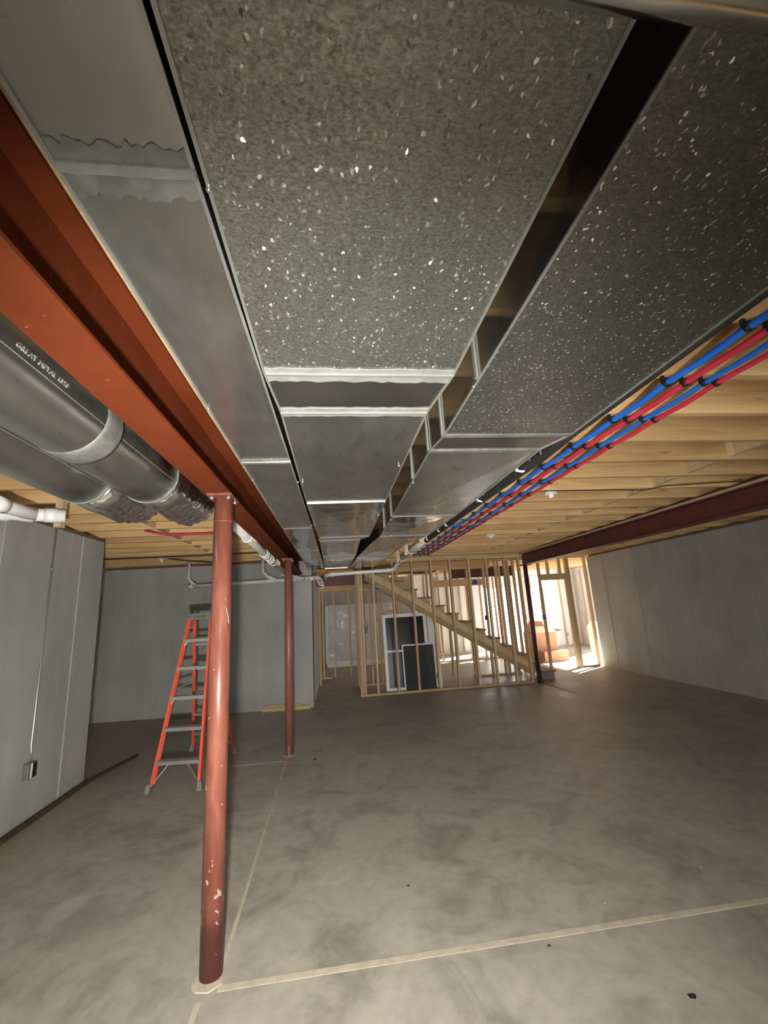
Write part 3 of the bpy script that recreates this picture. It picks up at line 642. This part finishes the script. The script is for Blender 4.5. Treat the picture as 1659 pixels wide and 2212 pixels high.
for p, dx in ((FL0, -.012), (FR0, .0), (BL0, 0), (BR0, .01)):
    build('foot', MB().hexa([p+Vector(v) for v in ((-.025+dx, -.045, 0), (.025+dx, -.045, 0), (.025+dx, .045, 0), (-.025+dx, .045, 0), (-.016, -.032, .075), (.016, -.032, .075), (.016, .032, .075), (-.016, .032, .075))]), 'cap', ld)
for k in range(5):
    z = .245+.283*k; t_ = z/1.6; a = lerp(FL0, FL1, t_); b = lerp(FR0, FR1, t_)
    s_o = MB().bar(a+Vector((.008, 0, 0)), b-Vector((.008, 0, 0)), .085, .006).bar(a+Vector((.008, -.042, -.014)), b+Vector((-.008, -.042, -.014)), .004, .030)
    st = build('step', s_o, 'alu', ld)
    if k in (2, 4):
        for q, e in ((a, 1), (b, -1)): build('step_brace', MB().bar(q+Vector((.05*e, -.04, -.02)), q+Vector((.008*e, -.048, -.075)), .012, .004), 'alu', ld)
a = lerp(FL0, FL1, .245/1.6); b = lerp(FR0, FR1, .245/1.6)
build('bottom_brace', MB().bar(a+Vector((.14, -.02, -.01)), lerp(FL0, FL1, .04)+Vector((.01, -.02, 0)), .022, .006), 'alu', ld)
build('bottom_brace', MB().bar(b+Vector((-.14, -.02, -.01)), lerp(FR0, FR1, .04)+Vector((-.01, -.02, 0)), .022, .006), 'alu', ld)
for z in (.22, .46, .74, 1.02, 1.3):
    t_ = z/1.58; build('rear_rung', MB().bar(lerp(BL0, BL1, t_), lerp(BR0, BR1, t_), .022, .03), 'alu', ld)
build('rear_brace', MB().bar(lerp(BL0, BL1, .14)+Vector((.12, 0, 0)), lerp(BL0, BL1, .05), .015, .005).bar(lerp(BR0, BR1, .14)+Vector((-.12, 0, 0)), lerp(BR0, BR1, .05), .015, .005), 'alu', ld)
for e, (a, b) in enumerate(((lerp(FL0, FL1, .55), lerp(BL0, BL1, .55)), (lerp(FR0, FR1, .55), lerp(BR0, BR1, .55)))):
    build('spreader', MB().bar(a+Vector((.02, 0, 0)), b+Vector((.02, 0, 0)), .006, .022), 'alu', ld)
cpb = MB().hexa([(-1.675, 5.17, 1.585), (-1.375, 5.14, 1.585), (-1.385, 5.40, 1.585), (-1.66, 5.42, 1.585), (-1.668, 5.18, 1.655), (-1.382, 5.15, 1.655), (-1.392, 5.39, 1.655), (-1.652, 5.41, 1.655)])
build('top_cap', cpb, 'cap', ld, bevel=.006)
me = text_mesh('EP   LADDER', .034, .0006); me.materials.clear(); me.materials.append(M['black'])
lt = bpy.data.objects.new('cap_lettering', me); col.objects.link(lt); lt.parent = ld
lt.location = Vector((-1.658, 5.165, 1.608))-Vector(ld.location); lt.rotation_euler = (R(90), 0, R(-6))

# ------------------------------------------------------------------ stud walls
stud_cache = {}
def stud(parent, x, y, z0, z1, wx=.038, wy=.089, m='stud'):
    key = (round(z1-z0, 4), wx, wy, m)
    if key not in stud_cache:
        mb = MB().box(-wx/2, wx/2, 0, wy, 0, z1-z0); me = bpy.data.meshes.new('stud'); me.from_pydata(mb.v, [], mb.f); me.materials.append(M[m]); stud_cache[key] = me
    return put('stud', stud_cache[key], parent, (x, y, z0))
wa = thing('stud_wall', 'open wooden stud wall in front of the stairs', 'stud wall', (2.2, 8.45, 0))
build('bottom_plate', MB().box(.44, 3.86, 8.45, 8.539, 0, .038), 'plate', wa)
build('top_plate', MB().box(1.05, 3.86, 8.45, 8.539, 2.484, 2.522), 'plate', wa)
build('top_plate', MB().box(1.05, 3.86, 8.45, 8.539, 2.522, JZ), 'plate', wa)
for x in (.465, .540, .775, 1.17, 1.565, 1.965, 2.355, 2.755, 3.13, 3.52, 3.83): stud(wa, x, 8.45, .038, 2.484 if x > 1 else JZ)
stud(wa, .503, 8.545, .0, JZ, .115, .038)
wp = thing('stud_wall', 'short stud wall running back from the corner left of the leaning window', 'stud wall', (.5, 9, 0))
build('bottom_plate', MB().box(.46, .545, 8.60, 9.65, 0, .038), 'plate', wp)
for y in (8.62, 9.0, 9.4, 9.60): stud(wp, .50, y, .038, JZ, .089, .038)
wq = thing('stud_wall', 'stud wall behind the stairs with a brown header', 'stud wall', (2.2, 9.55, 0))
build('bottom_plate', MB().box(.60, 1.15, 9.55, 9.639, 0, .038).box(3.0, 4.1, 9.55, 9.639, 0, .038), 'plate', wq)
for x in (.78, .98, 1.32, 1.42, 1.75, 2.10, 2.20, 2.55, 3.05, 3.12, 3.45, 3.75, 3.83, 4.05): stud(wq, x, 9.55, .038 if x > 2.5 or x < 1.3 else 1.2, 2.52)
build('header', MB().box(2.15, 3.42, 9.50, 9.545, 1.98, 2.13), 'joist', wq)
build('top_plate', MB().box(.58, 4.1, 9.55, 9.639, 2.52, JZ), 'plate', wq)
build('rim_board', MB().box(.75, 3.6, 9.505, 9.545, 2.36, 2.555), 'joist', wq)
wd_ = thing('stud_wall', 'stud wall with a framed doorway opening to the bright room on the right', 'stud wall', (5.3, 9.75, 0))
for x in (4.885, 5.585, 5.63, 6.075, 4.25): stud(wd_, x, 9.70, .0 if x == 4.885 else .0, 2.52)
stud(wd_, 5.545, 9.70, 0, 2.02)
build('bottom_plate', MB().box(5.66, 6.05, 9.70, 9.79, 0, .038), 'sill', wd_)
build('header', MB().box(4.91, 5.56, 9.70, 9.79, 2.02, 2.16), 'plate', wd_)
for x in (5.12, 5.42): stud(wd_, x, 9.70, 2.16, 2.52)
build('top_plate', MB().box(4.1, 6.11, 9.70, 9.79, 2.52, JZ), 'plate', wd_)
wx_ = thing('stud_wall', 'brownish stud wall with header at the back of the left passage', 'stud wall', (0, 10.9, 0))
for x in (-.355, -.29, -.02, .36, .60): stud(wx_, x, 10.9, .038, 2.07)
for y in (10.5, 10.1): stud(wx_, -.35, y, 0, 2.3)
build('header', MB().box(-.37, .75, 10.88, 11.0, 2.07, 2.20), 'joist', wx_)
build('bottom_plate', MB().box(-.37, -.10, 10.9, 10.989, 0, .038), 'plate', wx_)
# more framing beyond the stairs
wz = thing('stud_wall', 'farther stud wall seen through the stair framing against white insulation', 'stud wall', (3.0, 12, 0))
for k in range(9): stud(wz, 1.35+.42*k, 12.3, .038, 2.52, m='stud')
build('bottom_plate', MB().box(1.3, 4.8, 12.3, 12.389, 0, .038), 'plate', wz)
build('top_plate', MB().box(1.3, 4.8, 12.3, 12.389, 2.52, JZ), 'plate', wz)
# plastic sheeting on far left wall
sh = tag(build('plastic_sheet', MB().box(-.25, 1.75, 13.08, 13.09, .16, 1.75), 'sheet', loc=(.5, 13.1, 0)), 'shiny grey plastic sheeting over the back wall of the left passage', 'plastic sheet')
for x0 in (-.25,): build('sheet_edge', MB().box(x0-.03, x0+.04, 13.06, 13.079, .1, 1.72), 'insul', sh)
tag(build('foam_strip', MB().box(-.25, 1.75, 13.0, 13.06, 0, .16), 'insul', loc=(.5, 13.03, 0)), 'low white strip along the floor below the plastic sheeting', 'insulation')

# ------------------------------------------------------------------ stairs
stt = thing('staircase', 'unfinished wooden staircase rising to the left behind the stud wall', 'staircase', (2.6, 9, 0))
def L(x): return 2.235-.623*(x-.878)
nose = [(4.42-.272*k, .175+.1765*k) for k in range(14)]
for side, (ya, yb) in enumerate(((8.640, 8.675), (9.35, 9.385))):
    poly = []
    for k, (x, z) in enumerate(nose[2:13]):
        poly += [(x-.03, z-.1765-.03), (x-.03, z-.03)]
    poly.append((nose[13][0]-.02, nose[12][1]-.03)); xl = nose[13][0]-.02
    poly += [(xl, L(xl)-.20), (3.98, L(3.98)-.16), (3.98, nose[2][1]-.2)]
    build('stringer', MB().prism(poly, ya, yb), 'ply', stt)
for k, (x, z) in enumerate(nose):
    y0_, y1_ = (8.60, 9.45) if k > 2 else (8.585, 9.47)
    m = 'tread' if k > 1 else 'tread'
    build('tread', MB().box(x-.292, x, y0_+.035, y1_, z-.03, z), m, stt, bevel=.003)
    build('riser', MB().box(x-.045, x-.03, 8.68, 9.345, max(z-.1765, 0), z-.03), 'ply' if k > 1 else 'cap', stt)
for k in (0, 1):   # boxed lowest steps
    x, z = nose[k]; build('step_side', MB().box(x-.30, x-.045, 8.645, 8.675, 0 if k == 0 else nose[0][1], z-.03), 'cap', stt)
x0, x1 = .62, 3.95
build('skirt_board', MB().add([(x0, 8.585, L(x0)), (x1, 8.585, L(x1)), (x1, 8.585, L(x1)-.14), (x0, 8.585, L(x0)-.14), (x0, 8.622, L(x0)), (x1, 8.622, L(x1)), (x1, 8.622, L(x1)-.14), (x0, 8.622, L(x0)-.14)],
      [(0, 1, 2, 3), (7, 6, 5, 4), (0, 4, 5, 1), (1, 5, 6, 2), (2, 6, 7, 3), (3, 7, 4, 0)]), 'stud', stt)
build('skirt_board', MB().add([(x0, 8.622, L(x0)-.14), (x1, 8.622, L(x1)-.14), (x1, 8.622, L(x1)-.24), (x0, 8.622, L(x0)-.24), (x0, 8.639, L(x0)-.14), (x1, 8.639, L(x1)-.14), (x1, 8.639, L(x1)-.24), (x0, 8.639, L(x0)-.24)],
      [(0, 1, 2, 3), (7, 6, 5, 4), (0, 4, 5, 1), (1, 5, 6, 2), (2, 6, 7, 3), (3, 7, 4, 0)]), 'osb', stt)  # lower band's shade is put into the colour as darker wood

# ------------------------------------------------------------------ leaning window unit and screen
def leaning(t, name, x0, x1, z0, z1, yb, yt, m, th=.05, ztop=1.47):
    def P(x, z, o=0):
        s = (z)/ztop; return (x, yb+(yt-yb)*s+o, z)
    return MB().hexa([P(x0, z0), P(x1, z0), P(x1, z0, th), P(x0, z0, th), P(x0, z1), P(x1, z1), P(x1, z1, th), P(x0, z1, th)])
lw = thing('window_unit', 'tall white framed window with black glass leaning under the stairs', 'window', (1.45, 8.75, 0))
yb, yt = 8.72, 8.86
for nm, x0, x1, z0, z1 in (('frame_side', .96, 1.02, 0, 1.45), ('frame_side', 1.80, 1.86, 0, 1.45), ('frame_top', 1.02, 1.80, 1.39, 1.45), ('frame_bottom', 1.02, 1.80, 0, .06), ('meeting_rail', 1.02, 1.80, .72, .755)):
    build(nm, leaning(lw, nm, x0, x1, z0, z1, yb, yt, 'vinyl'), 'vinyl', lw)
build('upper_pane', leaning(lw, '', 1.02, 1.80, .755, 1.39, yb+.02, yt+.02, 'glass', .01), 'glass', lw)
build('lower_pane', leaning(lw, '', 1.02, 1.80, .06, .72, yb+.02, yt+.02, 'glass', .01), 'glass', lw)
lw2 = thing('window_unit', 'white window frame leaning behind the black window, showing at its right', 'window', (1.9, 8.85, 0))
for nm, x0, x1, z0, z1 in (('frame_side', 1.90, 2.02, 0, 1.45), ('frame_top', 1.10, 1.90, 1.40, 1.46), ('frame_bottom', 1.10, 1.90, 0, .06), ('frame_side', 1.04, 1.10, 0, 1.45)):
    build(nm, leaning(lw2, nm, x0, x1, z0, z1, yb+.07, yt+.07, 'vinyl'), 'vinyl', lw2)
sc_ = thing('window_screen', 'low window screen with thin white frame leaning in front of the black window', 'screen', (1.7, 8.62, 0))
ya, yt2 = 8.60, 8.68
for nm, x0, x1, z0, z1 in (('frame_side', 1.30, 1.325, 0, .86), ('frame_side', 2.02, 2.045, 0, .86), ('frame_top', 1.325, 2.02, .835, .86), ('frame_bottom', 1.325, 2.02, 0, .025)):
    build(nm, leaning(sc_, nm, x0, x1, z0, z1, ya, yt2, '', .012, .86), 'vinyl', sc_)
build('mesh_panel', leaning(sc_, '', 1.325, 1.93, .025, .835, ya+.004, yt2+.004, '', .003, .86), 'mesh', sc_)

# ------------------------------------------------------------------ cardboard boxes
def carton(label, x0, x1, y0, y1, z0, z1, flaps=True):
    t = thing('cardboard_box', label, 'box', ((x0+x1)/2, (y0+y1)/2, z0)); e = .006
    mb = MB().box(x0, x1, y0, y0+e, z0, z1).box(x0, x1, y1-e, y1, z0, z1).box(x0, x0+e, y0+e, y1-e, z0, z1).box(x1-e, x1, y0+e, y1-e, z0, z1).box(x0+e, x1-e, y0+e, y1-e, z0, z0+e)
    build('body', mb, 'card', t)
    if flaps:
        w_ = (x1-x0); d = (y1-y0)
        build('flap', MB().add([(x0, y1, z1), (x1, y1, z1), (x1-.05, y1+.08, z1+.27), (x0+.25, y1+.08, z1+.30)], [(0, 1, 2, 3)]), 'card', t)
        build('flap', MB().add([(x0, y0, z1), (x0+w_*.55, y0, z1), (x0+w_*.5, y0-.05, z1+.17), (x0-.02, y0-.05, z1+.19)], [(0, 1, 2, 3)]), 'cardin', t)
        build('flap', MB().add([(x1, y0, z1), (x1, y1, z1), (x1+.20, y1-.08, z1+.06), (x1+.16, y0-.05, z1+.05)], [(0, 1, 2, 3)]), 'cardin', t)
        build('flap', MB().add([(x0+w_*.45, y0+.02, z1), (x1, y0+.02, z1), (x1+.02, y0-.04, z1+.02), (x0+w_*.72, y0+.10, z1+.24)], [(0, 1, 2, 3)]), 'insul', t)
carton('low closed cardboard box on the floor in front of the open carton', 5.35, 6.02, 10.95, 11.35, 0, .24, False)
carton('open cardboard carton with raised flaps in the bright room', 5.30, 5.98, 11.42, 11.95, 0, .69)
build('box_top', MB().box(5.352, 6.018, 10.952, 11.348, .24, .246), 'card', [o for o in bpy.data.objects if o.get('label', '').startswith('low closed')][0])
tag(build('cardboard_sheet', MB().add([(6.95, 11.45, 0), (7.45, 11.75, 0), (7.50, 11.85, .86), (7.20, 11.65, .95), (6.98, 11.55, .78)], [(0, 1, 2, 3, 4)]).add([(6.955, 11.44, 0), (7.455, 11.74, 0), (7.505, 11.84, .86), (7.205, 11.64, .95), (6.985, 11.54, .78)], [(4, 3, 2, 1, 0)]), 'card', loc=(7.2, 11.6, 0)), 'brown cardboard sheet standing right of the doorway in the bright room', 'cardboard')

# ------------------------------------------------------------------ electrical boxes, cables
def ebox(label, x, y, z, s=(.055, .05, .095), m='bluebox', wire=None):
    t = thing('electrical_box', label, 'electrical box', (x, y, z))
    build('housing', MB().box(x-s[0]/2, x+s[0]/2, y-s[1], y, z-s[2]/2, z+s[2]/2), m, t, bevel=.004)
    if wire: build('wire', MB().tube(wire, .004, 6), 'cable', t)
def rbox(label, x, y, z):
    t = thing('electrical_box', label, 'electrical box', (x, y, z))
    build('housing', MB().tube([(x, y-.045, z), (x, y, z)], .055, 20), 'bluebox', t); build('hub', MB().ball((x, y-.045, z), .02), 'bluebox', t)
rbox('round blue electrical box at the top of the framing left of the stairs', .90, 8.98, 1.985)
build('mount_bar', MB().box(.6, 1.2, 8.981, 9.0, 1.96, 2.0), 'plate', [o for o in bpy.data.objects if o.get('label', '').startswith('round blue electrical box at the top')][0])
rbox('round blue electrical box on the brown header above the stairs', 3.19, 9.49, 2.05)
ebox('black switch box on the corner stud left of the leaning window', .60, 8.50, 1.19, (.05, .05, .10), 'black', [(.60, 8.47, 1.24), (.62, 8.44, 1.33), (.57, 8.44, 1.42), (.56, 8.44, 2.0)])
ebox('dark box high on a stud behind the stairs', 3.39, 9.55, 1.25, (.05, .05, .10), 'black')
ebox('dark box left of the dark post at the stair foot', 3.85, 8.55, 1.25, (.06, .05, .10), 'black')
ebox('dark blue box on the left stud of the doorway', 4.84, 9.70, 1.18, (.06, .05, .10), 'bluebox', [(4.84, 9.68, 1.23), (4.80, 9.68, 1.4), (4.86, 9.69, 1.6)])
ebox('small dark outlet box low on the far white insulated wall', 7.79, 14.1, .38, (.06, .05, .10), 'boxsteel')
ebox('small bluish box on the plastic sheeting in the left passage', .53, 13.07, .93, (.09, .04, .10), 'boxsteel')
ebox('dark outlet box low on a stud beside the leaning screen', 2.0, 8.75, .22, (.05, .05, .09), 'bluebox')
# ceiling fixtures and cables
def fixture(label, x, y, z=JZ):
    t = thing('light_socket', label, 'light socket', (x, y, z))
    build('base', MB().tube([(x, y, z-.018), (x, y, z)], .055, 20), 'pvcw', t); build('socket', MB().tube([(x, y, z-.055), (x, y, z-.018)], [.022, .030], 16), 'pvcw', t)
fixture('white lamp socket on the joists just right of the water pipes', 2.03, 3.60)
fixture('white lamp socket on the joists farther back right of the pipes', 2.32, 5.95)
fixture('white lamp socket on the joists near the left back wall', -2.72, 7.13)
def cable(label, pts, r=.005, m='cable', name='cable'): return tag(build(name, MB().tube(pts, r, 8), m, loc=pts[0]), label, 'cable')
cable('dark cable stapled along a joist right of the water pipes', [(1.84, 3.53, 2.553), (1.95, 3.53, 2.553), (2.6, 3.545, 2.552), (2.95, 3.56, 2.545), (3.05, 3.45, 2.55), (3.4, 3.4, 2.552), (3.78, 3.35, 2.553)])
cable('dark cable across the joists near the left back wall', [(-3.5, 6.9, 2.553), (-2.4, 6.88, 2.550), (-1.1, 6.85, 2.553), (-.85, 6.84, 2.553)], .008)
cable('short dark cable running diagonally to the left back wall', [(-2.60, 7.05, 2.546), (-2.40, 7.40, 2.543), (-2.2, 7.65, 2.544), (-1.9, 7.86, 2.546)], .009)
cable('red pipe running along a joist left of the near post', [(-2.10, 4.98, 2.60), (-1.95, 5.0, 2.56), (-1.85, 5.0, 2.545), (-1.4, 5.0, 2.545), (-.75, 5.02, 2.546)], .012, 'redp', 'water_pipe')['category'] = 'pipe'
cable('dark cable along the wood plate of the right maroon beam', [(3.80, 1.5, 2.552), (3.83, 3.0, 2.548), (3.82, 4.2, 2.545), (3.84, 6.0, 2.552), (3.83, 7.5, 2.55)], .006)
tag(build('flexible_duct', MB().tube([(1.35+.05*k, 9.70, 2.40+.02*math.sin(k*.35)) for k in range(22)], [.085+.008*(k % 2) for k in range(22)], 18), 'smooth', loc=(1.9, 9.7, 2.3)), 'silver flexible duct under the ceiling at the top of the stairs', 'duct')

# planks at back wall foot
t = tag(build('plank', MB().bar((-1.26, 7.90, .03), (-.46, 7.85, .03), .04, .06), 'plate', loc=(-.9, 7.9, 0)), 'yellowish plank lying at the foot of the back wall, the front one', 'board')
tag(build('plank', MB().bar((-1.24, 7.945, .045), (-.62, 7.905, .045), .036, .09), 'plate', loc=(-.9, 7.95, 0)), 'yellowish plank on edge against the back wall, behind the front plank', 'board')

# ------------------------------------------------------------------ floor debris
deb = [('dark leaf-like scrap on the floor at the bottom right corner', 1.39, 1.958, .020, 'black'), ('triangular grey chip on the floor right of centre', 1.395, 2.85, .026, 'cap'),
       ('small dark crumb on the floor left of centre, above the joint', .382, 2.884, .010, 'black'), ('dark crumb on the floor just beyond the joint at right', 1.386, 2.523, .012, 'cap'),
       ('dark clod on the floor right of the farther round post', -.266, 5.268, .032, 'black'), ('dark crumb on the floor just before the joint', .959, 2.31, .011, 'black'),
       ('grey-brown clod on the floor at far right beyond the joint', 2.107, 2.685, .018, 'cap'), ('thin dark sliver on the floor beyond the joint', .46, 2.984, .014, 'cap'),
       ('small tan clod on the floor beyond the triangular chip', 1.69, 3.00, .02, 'cap')]
for i, (lab, x, y, r, m) in enumerate(deb):
    rnd = random.Random(i+40); n = 3 if 'triang' in lab else 7
    pts = [(x+r*(.7+.6*rnd.random())*math.cos(2*math.pi*k/n+.4), y+.6*r*(.7+.6*rnd.random())*math.sin(2*math.pi*k/n+.4)) for k in range(n)]
    mb = MB(); top = (x, y, .008); mb.add([(p[0], p[1], 0) for p in pts]+[top], [(k, (k+1) % n, n) for k in range(n)]+[tuple(reversed(range(n)))])
    tag(build('floor_debris', mb, m, loc=(x, y, 0)), lab, 'debris')
